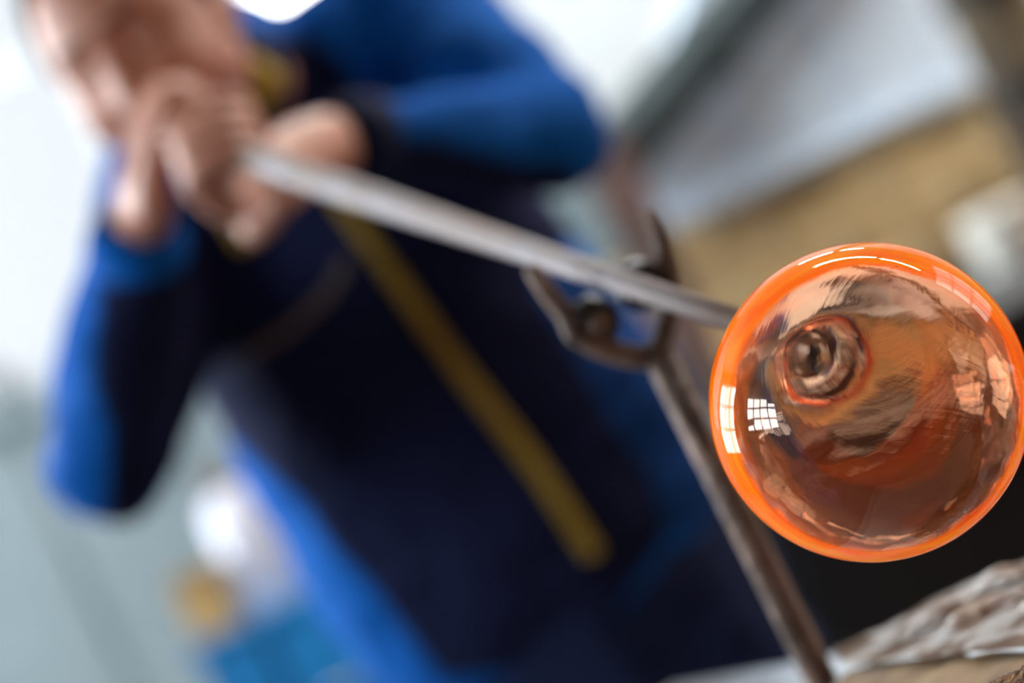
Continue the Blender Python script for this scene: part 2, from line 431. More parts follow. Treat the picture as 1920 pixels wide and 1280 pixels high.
# ------------------------------------------------------------ blowpipe
H0 = P(292, 236, 2.118); 
N0 = P(1500, 641, 1.062)
PD = (N0 - H0).normalized()
PLEN = (N0 - H0).length
def pipe_at(px):
    """point of the pipe axis at that column of the picture"""
    lo, hi = 0.0, 1.0
    for _ in range(40):
        t = (lo + hi) / 2; q = H0.lerp(N0, t) - CAMPOS
        x = 960 + FPX * q.dot(CX) / q.y
        if x < px: lo = t
        else: hi = t
    return H0.lerp(N0, t)
def ramp_mat_steel():
    m = mat('worn_steel', (.30, .28, .30), .68, .35, col2=(.25, .19, .16), noise_scale=7, bump=.15, bump_scale=160)
    return m
m_steel = ramp_mat_steel()
m_brass = mat('ochre_grip', (.62, .40, .10), .45, .2)
pr = empty('blowpipe', H0, 'long steel blowpipe running from the man\'s mouth to the glass bubble', 'blowpipe')
Mp = axis_m(H0, PD)
bm = bmesh.new(); lathe(bm, [(.0, .0045), (.0, .010), (.03, .0105), (.2, .0108), (PLEN * .45, .0098), (PLEN * .8, .0066), (PLEN - .012, .0058), (PLEN - .012, .0042), (PLEN - .1, .0040)], 40, Mp)
link('tube', tomesh(bm), m_steel, pr, smooth=False)
for pgn in pr.children[0].data.polygons: pgn.use_smooth = len(pgn.vertices) == 4
bm = bmesh.new(); lathe(bm, [(PLEN - .011, .0058), (PLEN + .006, .0056), (PLEN + .006, .0040), (PLEN - .011, .0040)], 40, Mp, close=True); link('hot_end', tomesh(bm), mat('scaled_iron', (.06, .018, .012), .8, .2), pr, smooth=True, label='dark scaled end of the pipe inside the glass neck')
bm = bmesh.new(); lathe(bm, [(-.012, .0042), (-.012, .0075), (0, .0085), (.02, .0108), (.02, .0046)], 32, Mp, close=True); link('mouthpiece', tomesh(bm), m_brass, pr, smooth=True)
s0 = (pipe_at(385) - H0).length; s1 = (pipe_at(447) - H0).length
bm = bmesh.new(); lathe(bm, [(s0, .0110), (s0 + .004, .0142), (s1 - .004, .0142), (s1, .0112)], 32, Mp, close=True); link('grip_sleeve', tomesh(bm), m_brass, pr, smooth=True, label='ochre grip sleeve')

# ------------------------------------------------------------ glass bubble
BC = P(1629, 753.5, .987)
R_OUT = .0652
Aax = (N0 - BC); SN = Aax.length; Aax.normalize()
def centre(s):
    """centre line of the bubble: straight, then bending into the line of the pipe"""
    if s <= .045: return BC + Aax * s
    e = SN + .03
    p0 = BC + Aax * .045; p1 = N0 - PD * .03; L = (p1 - p0).length
    t = min(1, (s - .045) / (e - .045))
    m0 = Aax * L; m1 = -PD * L
    h = lambda a, b, c, d: a * (2 * t ** 3 - 3 * t * t + 1) + b * (t ** 3 - 2 * t * t + t) + c * (-2 * t ** 3 + 3 * t * t) + d * (t ** 3 - t * t)
    p = h(p0, m0, p1, m1)
    if s > e: p = p1 - PD * (s - e)
    return p
def glass_rings(prof, seg=160, off=None, wob=0):
    """prof: list of (s, r)"""
    pts = [centre(s) for s, _ in prof]
    out = []
    x = (CX - Aax * CX.dot(Aax)).normalized()
    for i, (s, r) in enumerate(prof):
        e = .002; t = (centre(s + e) - centre(s - e)).normalized()
        x = (x - t * x.dot(t)).normalized(); y = t.cross(x)
        c = pts[i] + (off(s) if off else Vector())
        ring = []
        for k in range(seg):
            a = 2 * PI * k / seg
            rr = r
            if wob:
                sw = a + s * 22
                rr += wob * min(1, r / .03) * (noise.noise(Vector((math.cos(sw) * 1.7, math.sin(sw) * 1.7, s * 34))) + .5 * noise.noise(Vector((math.cos(sw) * 5, math.sin(sw) * 5, s * 90 + 7))))
            ring.append(c + (x * math.cos(a) + y * math.sin(a)) * rr)
        out.append(ring)
    return out
def interp(tab, s):
    for (a, ra), (b, rb) in zip(tab, tab[1:]):
        if s <= b:
            t = (s - a) / (b - a); t = t * t * (3 - 2 * t); return ra + (rb - ra) * t
    return tab[-1][1]
def smoothmax_profile(R, neck, smax, n=110, front=None):
    """sphere cap in front, blended into a neck radius table"""
    pr_ = []
    a0 = .004
    for i in range(n + 1):
        s = -R + (smax + R) * (1 - math.cos(PI * i / (2 * n) * 1.0)) ** .5 * 0 if False else None
    th = [PI - PI * i / 90 for i in range(1, 90)]
    for t in th:
        s = R * math.cos(t); r = R * math.sin(t)
        if s < R * .45: pr_.append((s, r))
    s = pr_[-1][0]
    while s < smax:
        s += .0011
        rs = math.sqrt(max(0, R * R - s * s)); rn = neck(s)
        k = .012
        h = max(k - abs(rs - rn), 0) / k
        pr_.append((s, max(rs, rn) + h * h * k * .25))
    return pr_
neck_out = lambda s: interp([(0, .050), (.045, .036), (.062, .0215), (SN - .002, .0125), (SN + .03, .0085), (SN + .06, .0066)], s)
outer = smoothmax_profile(R_OUT, neck_out, SN + .034)
OFFC = CX * .0022 - CY * .0020 + Vector((0, .001, 0))
R_IN = .0596
neck_in = lambda s: interp([(0, .036), (.038, .030), (.050, .0200), (.058, .0165), (.066, .0150), (SN - .016, .0055), (SN - .008, .0035), (SN + .05, .0030)], s)
inner = smoothmax_profile(R_IN, neck_in, SN - .004)
R1 = glass_rings(outer, wob=.00010)
R2 = glass_rings(inner, off=lambda s: OFFC * max(0, 1 - max(0, s - .02) / .05), wob=.00035)

def streaks(nt, strength):
    at = nt.nodes.new('ShaderNodeAttribute'); at.attribute_name = 'streak'
    out = None
    for sc, det in (((11, 1.3, 1.3), 3), ((1.4, 5, 2), 3)):
        mp = nt.nodes.new('ShaderNodeVectorMath'); mp.operation = 'MULTIPLY'; mp.inputs[1].default_value = sc
        n = nt.nodes.new('ShaderNodeTexNoise'); n.inputs['Scale'].default_value = 1.0; n.inputs['Detail'].default_value = det
        nt.links.new(at.outputs['Vector'], mp.inputs[0]); nt.links.new(mp.outputs[0], n.inputs['Vector'])
        if out is None: out = n.outputs['Fac']
        else:
            ad = nt.nodes.new('ShaderNodeMath'); ad.operation = 'ADD'; nt.links.new(out, ad.inputs[0]); nt.links.new(n.outputs['Fac'], ad.inputs[1]); out = ad.outputs[0]
    bp = nt.nodes.new('ShaderNodeBump'); bp.inputs['Strength'].default_value = strength; bp.inputs['Distance'].default_value = .00010
    nt.links.new(out, bp.inputs['Height'])
    return bp.outputs['Normal']
def glass_mat():
    m = bpy.data.materials.new('clear_amber_glass'); m.use_nodes = True
    nt = m.node_tree; nt.nodes.remove(nt.nodes['Principled BSDF'])
    g = nt.nodes.new('ShaderNodeBsdfGlass'); g.inputs['IOR'].default_value = 1.5; g.inputs['Roughness'].default_value = 0
    g.inputs['Color'].default_value = (1, .86, .76, 1)
    at = nt.nodes.new('ShaderNodeAttribute'); at.attribute_name = 'band'
    mb = nt.nodes.new('ShaderNodeMix'); mb.data_type = 'RGBA'; mb.inputs[6].default_value = (1, .86, .76, 1); mb.inputs[7].default_value = (1, .16, .01, 1)
    nt.links.new(at.outputs['Fac'], mb.inputs[0]); nt.links.new(mb.outputs[2], g.inputs['Color'])
    nt.links.new(streaks(nt, .8), g.inputs['Normal'])
    nt.links.new(g.outputs[0], nt.nodes['Material Output'].inputs['Surface'])
    return m
def casing_mat():
    """orange glass casing: strong at the bubble's shoulder, fading to clear towards the front"""
    m = bpy.data.materials.new('orange_glass_casing'); m.use_nodes = True
    nt = m.node_tree; nt.nodes.remove(nt.nodes['Principled BSDF'])
    at = nt.nodes.new('ShaderNodeAttribute'); at.attribute_name = 'casing'
    tc = nt.nodes.new('ShaderNodeAttribute'); tc.attribute_name = 'swirl'
    n = nt.nodes.new('ShaderNodeTexNoise'); n.inputs['Scale'].default_value = 1.0; n.inputs['Detail'].default_value = 4
    nt.links.new(tc.outputs['Vector'], n.inputs['Vector'])
    g = nt.nodes.new('ShaderNodeBsdfGlass'); g.inputs['IOR'].default_value = 1.5
    mc_ = nt.nodes.new('ShaderNodeMix'); mc_.data_type = 'RGBA'
    mc_.inputs[6].default_value = (1, .86, .76, 1); mc_.inputs[7].default_value = (1, .20, .004, 1)
    nt.links.new(at.outputs['Fac'], mc_.inputs[0]); nt.links.new(mc_.outputs[2], g.inputs['Color'])
    rc = nt.nodes.new('ShaderNodeValToRGB')
    rc.color_ramp.elements[0].position = .35; rc.color_ramp.elements[0].color = (1, .13, .0, 1)
    rc.color_ramp.elements[1].position = .65; rc.color_ramp.elements[1].color = (1, .30, .0, 1)
    nt.links.new(n.outputs['Fac'], rc.inputs['Fac'])
    df = nt.nodes.new('ShaderNodeBsdfDiffuse'); tr = nt.nodes.new('ShaderNodeBsdfTranslucent')
    nt.links.new(rc.outputs[0], df.inputs[0]); nt.links.new(rc.outputs[0], tr.inputs[0])
    mx = nt.nodes.new('ShaderNodeMixShader'); mx.inputs[0].default_value = .6
    nt.links.new(df.outputs[0], mx.inputs[1]); nt.links.new(tr.outputs[0], mx.inputs[2])
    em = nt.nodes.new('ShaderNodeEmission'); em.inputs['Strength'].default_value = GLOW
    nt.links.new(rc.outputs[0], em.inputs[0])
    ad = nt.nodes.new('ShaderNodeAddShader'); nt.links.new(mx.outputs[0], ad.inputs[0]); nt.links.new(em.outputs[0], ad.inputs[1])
    gl = nt.nodes.new('ShaderNodeBsdfGlossy'); gl.inputs['Roughness'].default_value = .0
    fr = nt.nodes.new('ShaderNodeFresnel'); fr.inputs['IOR'].default_value = 1.3
    m2 = nt.nodes.new('ShaderNodeMixShader'); fm = nt.nodes.new('ShaderNodeMath'); fm.operation = 'MULTIPLY'; fm.inputs[1].default_value = .75; nt.links.new(fr.outputs[0], fm.inputs[0]); nt.links.new(fm.outputs[0], m2.inputs[0])
    nt.links.new(ad.outputs[0], m2.inputs[1]); nt.links.new(gl.outputs[0], m2.inputs[2])
    mm = nt.nodes.new('ShaderNodeMath'); mm.operation = 'POWER'; nt.links.new(at.outputs['Fac'], mm.inputs[0]); mm.inputs[1].default_value = 1.3
    mk = nt.nodes.new('ShaderNodeMath'); mk.operation = 'MULTIPLY'; nt.links.new(mm.outputs[0], mk.inputs[0]); mk.inputs[1].default_value = OPAL
    m3 = nt.nodes.new('ShaderNodeMixShader'); nt.links.new(mk.outputs[0], m3.inputs[0])
    nt.links.new(g.outputs[0], m3.inputs[1]); nt.links.new(m2.outputs[0], m3.inputs[2])
    nt.links.new(m3.outputs[0], nt.nodes['Material Output'].inputs['Surface'])
    return m
GLOW = .6      # emission strength of the orange casing
OPAL = .97
m_glass = glass_mat(); m_case = casing_mat()
bub = empty('glass_bubble', BC, 'round clear glass bubble with a glowing orange rim on the blowpipe\'s end', 'glass')
VAX = (CAMPOS - BC).normalized()
CASE_AX = (VAX + CX * .085 - CY * .07).normalized()
def casing_amt(p):
    d = (p - BC); r = d.length; a = math.degrees(d.angle(CASE_AX))
    up = smooth01((a - 58) / 6)
    dn = max(.11, 1 - smooth01((a - 94) / 10))      # faint orange on the back stands in for brown reflections
    return up * dn
def smooth01(t):
    t = max(0, min(1, t)); return t * t * (3 - 2 * t)
def ring_mesh(rings, i0, i1, cap_first=False, flip=False, attrs=False, name='glass'):
    bm = bmesh.new(); seg = len(rings[0])
    vs = [[bm.verts.new(p) for p in r] for r in rings[i0:i1 + 1]]
    for a, b in zip(vs, vs[1:]):
        for k in range(seg):
            f = (a[k], a[(k + 1) % seg], b[(k + 1) % seg], b[k])
            bm.faces.new(f if not flip else tuple(reversed(f)))
    if cap_first:
        c = bm.verts.new(sum((v.co for v in vs[0]), Vector()) / seg + Vector())
        for k in range(seg):
            f = (c, vs[0][(k + 1) % seg], vs[0][k])
            bm.faces.new(f if not flip else tuple(reversed(f)))
    me = bpy.data.meshes.new(name); bm.to_mesh(me); bm.free()
    return me
def fix_outward(me, inward):
    # make the winding agree: test one side face against the bubble's centre line
    pg = me.polygons[len(me.polygons) // 3]
    out = (pg.center - BC).dot(pg.normal) > 0
    if out == inward: me.flip_normals()
nc = next(i for i, (s, r) in enumerate(outer) if s > .048)
ni = next(i for i, (s, r) in enumerate(inner) if s > .040)
def add_attrs(me):
    a = me.attributes.new('casing', 'FLOAT', 'POINT'); b = me.attributes.new('swirl', 'FLOAT_VECTOR', 'POINT'); c = me.attributes.new('streak', 'FLOAT_VECTOR', 'POINT')
    ex = (CX - CASE_AX * CX.dot(CASE_AX)).normalized(); ey = CASE_AX.cross(ex)
    for v in me.vertices:
        a.data[v.index].value = casing_amt(v.co)
        d = v.co - BC; ang = math.atan2(d.dot(ey), d.dot(ex)); h = d.dot(CASE_AX) / R_OUT
        q = d / R_OUT; tw = q.dot(Aax) * 1.6; u1 = q.dot(ex) * math.cos(tw) - q.dot(ey) * math.sin(tw); u2 = q.dot(ex) * math.sin(tw) + q.dot(ey) * math.cos(tw)
        c.data[v.index].vector = (u1, u2, q.dot(CASE_AX))
        b.data[v.index].vector = (math.cos(ang + h * .5) * 1.5, math.sin(ang + h * .5) * 1.5, h * 6)
me = ring_mesh(R1, 0, nc, cap_first=True); fix_outward(me, False); add_attrs(me)
link('bubble_wall', me, m_case, bub, smooth=True)
me = ring_mesh(R1, nc, len(R1) - 1); fix_outward(me, False); add_attrs(me)
nk = link('neck', me, m_glass, bub, smooth=True)
me = ring_mesh(R2, 0, ni, cap_first=True); fix_outward(me, True); add_attrs(me)
link('inner_wall', me, m_glass, bub, smooth=True)
me = ring_mesh(R2, ni, len(R2) - 1); fix_outward(me, True); add_attrs(me)
ab = me.attributes.new('band', 'FLOAT', 'POINT')
for v in me.vertices:
    h_ = (v.co - BC).dot(Aax)
    ab.data[v.index].value = max(math.exp(-((h_ - .0575) / .0008) ** 2), .8 * math.exp(-((h_ - .0615) / .0008) ** 2))
link('neck_bore', me, m_glass, nk, smooth=True)

# ------------------------------------------------------------ yoke stand with two rollers
m_rust = mat('rusty_steel', (.075, .048, .036), .6, .45, col2=(.21, .14, .11), noise_scale=35, bump=.5, bump_scale=120)
m_rubber = mat('black_roller', (.008, .007, .007), .45)
DF = 1.266
def F(x, y, dd=0): return P(x, y, DF + dd)
yk = empty('yoke_stand', F(1540, 1278), 'rusty steel yoke stand with two rollers carrying the blowpipe', 'stand')
base = F(1545, 1290, 0); base.z = 1.0
bm = bmesh.new(); top = F(1237, 668)
foot = Vector((top.x, top.y, 0)) 
b1 = F(1545, 1285)
b2 = Vector((b1.x + .002, b1.y, 1.004))
sweep(bm, [top, top.lerp(b1, .5), b1, b2], [.0084, .0084, .0086, .0088], 24, smooth=False, caps=True)
link('rod', tomesh(bm), m_rust, yk, smooth=True)
boxobj('foot_plate', (b2.x - .03, b2.y - .025, 1.0005), (b2.x + .03, b2.y + .025, 1.006), m_rust, yk, bevel=.001)
bm = bmesh.new()
sweep(bm, [F(1000, 508, .0), F(1030, 552), F(1062, 590), F(1085, 625), F(1130, 652), F(1185, 668), F(1235, 668)], [(.0048), (.0052), (.0062), (.0075), (.0068), (.0064), .0074], 20)
sweep(bm, [F(1223, 405, .012), F(1240, 450, .012), F(1256, 505, .010), F(1260, 555, .006), F(1252, 600, .002), F(1240, 640), F(1228, 670)], [(.0044), (.0056), .0058, .0058, .0058, .0058, .0070], 20)
me = fuse(bm, .0012, 4, wr=(.0002, 90)); link('fork', me, m_rust, yk, smooth=True)
for (x, y, dd) in ((1118, 606, 0), (1207, 537, .006)):
    c = F(x, y, dd) - PD * 0
    T = axis_m(c - PD * .006, PD)
    bm = bmesh.new(); lathe(bm, [(-.006, .006), (-.006, .012), (-.004, .0136), (.004, .0136), (.008, .013), (.010, .0095), (.004, .0085), (.004, .006)], 40, T, close=True)
    rl = link('roller', tomesh(bm), m_rubber, yk, smooth=True)
    bm = bmesh.new(); lathe(bm, [(-.012, .0001), (-.012, .0055), (.010, .0072), (.0135, .0055), (.015, .0001)], 24, T); link('axle_bolt', tomesh(bm), m_rust, rl, smooth=True)
bm = bmesh.new(); sweep(bm, [F(1118, 606, .006), F(1078, 612, .006)], [.0055, .0055], 16); link('axle_arm', tomesh(bm), m_rust, yk, smooth=True)
bm = bmesh.new(); sweep(bm, [F(1207, 537, .014), F(1256, 545, .010)], [.005, .005], 16); link('axle_arm', tomesh(bm), m_rust, yk, smooth=True)

# ------------------------------------------------------------ bench with tray, plaster-splashed plank and rusty bar
bench = empty('steel_bench', (.3, 1.3, 0), 'grey steel workbench whose edge shows below the yoke stand', 'bench')
m_tray = mat('bright_sheet_steel', (.62, .68, .74), .28, .9, noise_amt=.2, noise_scale=30, bump=.25, bump_scale=40)
m_leg = mat('bench_leg_steel', (.05, .05, .055), .5, .5)
e0 = Vector((-.115, 1.80)); e1 = Vector((.16, 1.295))
bm = bmesh.new()
ZT = 1.0
poly = [(.000, 1.600), (.072, 1.470), (.110, 1.400), (.9, 1.36), (.9, .84), (.03, .84), (.0, 1.25), (-.03, 1.45), (-.03, 1.58)]
va = [bm.verts.new((x, y, ZT)) for x, y in poly]; vb = [bm.verts.new((x, y, ZT - .012)) for x, y in poly]
bm.faces.new(va); bm.faces.new(list(reversed(vb)))
for i in range(len(poly)):
    j = (i + 1) % len(poly); bm.faces.new((va[i], vb[i], vb[j], va[j]))
bmesh.ops.bevel(bm, geom=list(bm.edges), offset=.003, segments=2, affect='EDGES')
link('table_top', tomesh(bm), m_tray, bench)
for x, y in ((.02, 1.40), (.82, 1.30), (.82, .92), (.08, .90)):
    boxobj('leg', (x - .02, y - .02, 0), (x + .02, y + .02, ZT - .012), m_leg, bench)
boxobj('lower_rail', (.02, 1.29, .28), (.82, 1.32, .33), m_leg, bench)
# plank: top surface widening to the right, crusted with plaster and rust
def plaster_mat():
    m = mat('crusted_plank', (.20, .12, .08), .8, col2=(.36, .26, .20), noise_scale=22, bump=.6, bump_scale=90)
    nt = m.node_tree; b = nt.nodes['Principled BSDF']; prev = b.inputs['Base Color'].links[0].from_socket
    tc = nt.nodes.new('ShaderNodeTexCoord'); n = nt.nodes.new('ShaderNodeTexNoise'); n.inputs['Scale'].default_value = 34; n.inputs['Detail'].default_value = 3
    n.inputs['Roughness'].default_value = .45
    nt.links.new(tc.outputs['Object'], n.inputs['Vector'])
    r = nt.nodes.new('ShaderNodeValToRGB'); r.color_ramp.elements[0].position = .47; r.color_ramp.elements[1].position = .56
    nt.links.new(n.outputs['Fac'], r.inputs['Fac'])
    mx = nt.nodes.new('ShaderNodeMix'); mx.data_type = 'RGBA'; nt.links.new(r.outputs[0], mx.inputs[0]); nt.links.new(prev, mx.inputs[6]); mx.inputs[7].default_value = (.72, .70, .68, 1)
    nt.links.new(mx.outputs[2], b.inputs['Base Color']); return m
m_plank = plaster_mat()
pk = empty('crusted_plank', (.08, 1.25, ZT), 'rust-brown plank with white plaster crusts lying behind the bubble on the bench', 'plank')
def hump(x, y):
    return .0035 * noise.noise(Vector((x * 18, y * 18, 3))) + .002 * noise.noise(Vector((x * 60, y * 60, 5)))
bm = bmesh.new(); nx, ny = 110, 16; g = []
for i in range(nx + 1):
    x = .082 + (.62 - .082) * i / nx
    yn = 1.215 - 2.5 * min(x - .082, .075) - .25 * max(0, min(x - .157, .25))
    row = []
    for j in range(ny + 1):
        y = yn + (1.268 - yn) * j / ny
        z = 1.0315 + hump(x, y) + (.004 * smooth01((x - .232) / .012) if True else 0)
        row.append(bm.verts.new((x, y, z)))
    g.append(row)
for i in range(nx):
    for j in range(ny): bm.faces.new((g[i][j], g[i + 1][j], g[i + 1][j + 1], g[i][j + 1]))
bmesh.ops.solidify(bm, geom=list(bm.faces), thickness=.022)
link('board', tomesh(bm), m_plank, pk, smooth=True)
for (x, y, s) in ((.135, 1.215, .012), (.15, 1.17, .014), (.17, 1.23, .012), (.215, 1.18, .020), (.245, 1.23, .018), (.18, 1.12, .014), (.25, 1.13, .018)):
    bm = bmesh.new(); bmesh.ops.create_icosphere(bm, subdivisions=4, radius=1)
    for v in bm.verts:
        k = 1 + .35 * noise.noise(v.co * 1.6 + Vector((x * 50, y, s))) + .15 * noise.noise(v.co * 5)
        v.co = Vector((v.co.x * s * 1.4 * k, v.co.y * s * k, v.co.z * s * .38 * k)) + Vector((x, y, 1.034))
    link('plaster_crust', tomesh(bm), m_plank, pk, smooth=True)
# two blocks the plank lies on
for x, y in ((.12, 1.235), (.33, 1.17)):
    boxobj('spacer', (x - .02, y - .02, ZT), (x + .02, y + .02, 1.012), m_rust, pk)
# small ochre ledge strip in front of the plank
bm = bmesh.new()
m_ochre = mat('ochre_stained_wood', (.26, .17, .08), .8, col2=(.13, .08, .045), noise_scale=25, bump=.4)
a = Vector((.081, 1.213, 1.019)); b = Vector((.155, 1.030, 1.019))
d = (b - a).normalized(); T = axis_m(a, d, Vector((0, 0, 1)))
L = (b - a).length
n = 40
rings = []
for i in range(n + 1):
    s = L * i / n; k = .0015 * noise.noise(Vector((s * 40, 1, 2)))
    rings.append([bm.verts.new(T @ Vector((px_ + k, py_, s))) for px_, py_ in ((-.018, -.017), (.006, -.017), (.009, 0), (.006, .017), (-.018, .017))])
for r0, r1 in zip(rings, rings[1:]):
    for i in range(5): bm.faces.new((r0[i], r0[(i + 1) % 5], r1[(i + 1) % 5], r1[i]))
bm.faces.new(list(reversed(rings[0]))); bm.faces.new(rings[-1])
link('wooden_strip', tomesh(bm), m_ochre, label='ochre stained wooden strip along the front edge of the crusted plank', cat='strip')
# crumpled foil
bm = bmesh.new(); fc = Vector((.165, 1.0, 1)); n = 34; g = []
for i in range(n + 1):
    row = []
    for j in range(n + 1):
        x = fc.x + (i / n - .5) * .07 + .25 * (.5 - j / n) * .1; y = .995 + (j / n - .5) * .08
        z = 1.003 + .020 * math.sin(PI * i / n) * math.sin(PI * j / n) + .020 * abs(noise.noise(Vector((x * 70, y * 70, 1)))) + .012 * abs(noise.noise(Vector((x * 160, y * 160, 4))))
        row.append(bm.verts.new((x, y, z)))
    g.append(row)
for i in range(n):
    for j in range(n): bm.faces.new((g[i][j], g[i + 1][j], g[i + 1][j + 1], g[i][j + 1]))
bmesh.ops.solidify(bm, geom=list(bm.faces), thickness=.0006)
link('crumpled_foil', tomesh(bm), mat('foil', (.8, .84, .88), .18, 1.0), label='crumpled silvery foil lying on the bench in the lower right corner', cat='foil')
# rough rusty bar, in focus, corner
c0 = P(1850, 1283, .985); c1 = P(1990, 1210, .965)
d = (c1 - c0).normalized(); c0 = c0 - d * .01
bm = bmesh.new(); T = axis_m(c0, d, Vector((0, 0, 1))); n = 120; rings = []; sg = 36
for i in range(n + 1):
    s = -.0 + .20 * i / n; row = []
    for k in range(sg):
        a = 2 * PI * k / sg
        rr = .013 * (1 + .10 * noise.noise(Vector((math.cos(a) * 2, math.sin(a) * 2, s * 60))) + .10 * noise.noise(Vector((math.cos(a) * 7, math.sin(a) * 7, s * 300))))
        row.append(bm.verts.new(T @ Vector((rr * math.cos(a) - .013, rr * math.sin(a), s))))
    rings.append(row)
for r0, r1 in zip(rings, rings[1:]):
    for i in range(sg): bm.faces.new((r0[i], r0[(i + 1) % sg], r1[(i + 1) % sg], r1[i]))
bm.faces.new(list(reversed(rings[0]))); bm.faces.new(rings[-1])
link('rusted_bar', tomesh(bm), mat('coarse_rust', (.045, .02, .008), .75, .2, col2=(.35, .17, .05), noise_scale=160, bump=1, bump_scale=400), smooth=True,
     label='coarse rusted brown bar, sharp in the lower right corner', cat='bar')

# ------------------------------------------------------------ the glassblower
m_skin = mat('skin', (.42, .185, .125), .5, col2=(.54, .26, .18), noise_scale=14, bump=.08, Subsurface_Weight=.12, Subsurface_Scale=.01)
m_jacket = mat('royal_blue_fabric', (.0, .080, .37), .9, col2=(.0, .10, .43), noise_scale=6, bump=.25, bump_scale=25, Specular_IOR_Level=.15)
m_trouser = mat('navy_fabric', (.004, .010, .040), .9, Specular_IOR_Level=.2, col2=(.010, .018, .065), noise_scale=6, bump=.3, bump_scale=25)
m_zip = mat('mustard_zip', (.27, .17, .005), .6)
m_hair = mat('brown_hair', (.10, .055, .035), .7, col2=(.16, .10, .06), noise_scale=90, bump=.6, bump_scale=200)
m_eye = mat('eye_white', (.6, .55, .5), .2); m_iris = mat('iris', (.03, .04, .05), .2)
m_brow = mat('brow_hair', (.10, .05, .03), .8)
m_lip = mat('lip', (.45, .15, .12), .5)
m_shoe = mat('black_leather', (.01, .01, .01), .4)
SD = (CX * .815 + CY * .58).normalized()          # the man's left, across his shoulders
UPB = (-CX * .58 + CY * .815).normalized()        # up his back
FW = CZ.copy()                                    # his front faces the lens
TD = 2.44
hips = P(1135, 1175, TD + .0)
# head frame
EYE = P(204, 105, 2.085)
U_ = UPB
yaw = math.radians(17)
F_ = (FW * math.cos(yaw) - SD * math.sin(yaw))
F_ = (F_ - U_ * .22).normalized()
X_ = (SD - F_ * SD.dot(F_)).normalized(); Z_ = X_.cross(F_) * 1
if Z_.dot(U_) < 0: Z_ = -Z_
HM = Matrix((X_, F_, Z_)).transposed().to_4x4(); HM.translation = EYE - F_ * .086
def gs(d, s): return math.exp(-(d * d) / (2 * s * s))
def head_pt(th, ph, off=0):
    """th polar from the crown, ph azimuth; local x = his left side, y = forward, z = up; eyes at z = 0"""
    x = math.sin(th) * math.sin(ph); y = math.sin(th) * math.cos(ph); z = math.cos(th)
    px_, py_, pz_ = x * (.077 + off), y * (.098 + off), z * (.118 + off)
    if pz_ < -.01:
        t = min(1, (-pz_ - .01) / .105)
        px_ *= 1 - .24 * t * t
        py_ = py_ * (1 - .12 * t) + (.012 * t if y > 0 else .02 * t)
    if y > 0:
        f = smooth01(y * 2)
        py_ -= .006 * f * gs(px_, .05) * (1 if pz_ > -.1 else 0)
        for sx in (-1, 1):
            py_ -= .014 * f * gs(px_ - sx * .032, .013) * gs(pz_, .011)
            py_ += .006 * f * gs(px_ - sx * .030, .020) * gs(pz_ - .020, .007)
            b = gs(px_ - sx * .046, .022) * gs(pz_ + .058, .026)
            py_ += .012 * f * b; px_ += sx * .012 * b
            py_ += .004 * f * gs(px_ - sx * .040, .014) * gs(pz_ + .026, .010)
            py_ += .008 * f * gs(px_ - sx * .013, .006) * gs(pz_ + .044, .006)
        if pz_ > -.047: nz = .023 * smooth01((.012 - pz_) / .055)
        else: nz = .023 * math.exp(-((pz_ + .047) / .0055) ** 2)
        py_ += nz * f * gs(px_, .0085 + .003 * smooth01(-pz_ / .05))
        py_ += .009 * f * gs(px_, .016) * gs(pz_ + .068, .0045)
        py_ += .008 * f * gs(px_, .014) * gs(pz_ + .080, .0045)
        py_ += .007 * f * gs(px_, .020) * gs(pz_ + .106, .012)
    return Vector((px_, py_, pz_))
def head_bm(bm, nth=110, nph=150, off=0, keep=None):
    rows = []
    for i in range(1, nth):
        rows.append([bm.verts.new(HM @ head_pt(PI * i / nth, 2 * PI * k / nph, off)) for k in range(nph)])
    t = bm.verts.new(HM @ head_pt(0, 0, off)); b = bm.verts.new(HM @ head_pt(PI, 0, off))
    for r0, r1 in zip(rows, rows[1:]):
        for k in range(nph): bm.faces.new((r0[k], r1[k], r1[(k + 1) % nph], r0[(k + 1) % nph]))
    for k in range(nph):
        bm.faces.new((t, rows[0][k], rows[0][(k + 1) % nph])); bm.faces.new((b, rows[-1][(k + 1) % nph], rows[-1][k]))

man = empty('person', Vector((hips.x, hips.y, 0)), 'man in a blue jacket with yellow zip, blowing into a steel pipe', 'person')
# joints
neck0 = P(455, 120, 2.42)
shL = P(775, 5, 2.45); elL = P(1035, 262, 2.27); wrL = P(648, 270, 2.125)
shR = P(318, 345, 2.45); elR = P(200, 862, 2.24); wrR = P(262, 425, 2.09)
hipL = hips + SD * .09; hipR = hips - SD * .09
def leg_pts(h, s):
    k = Vector((h.x + s * .03, h.y - .05, .50)); a = Vector((h.x + s * .05, h.y + .0, .09)); return h, k, a
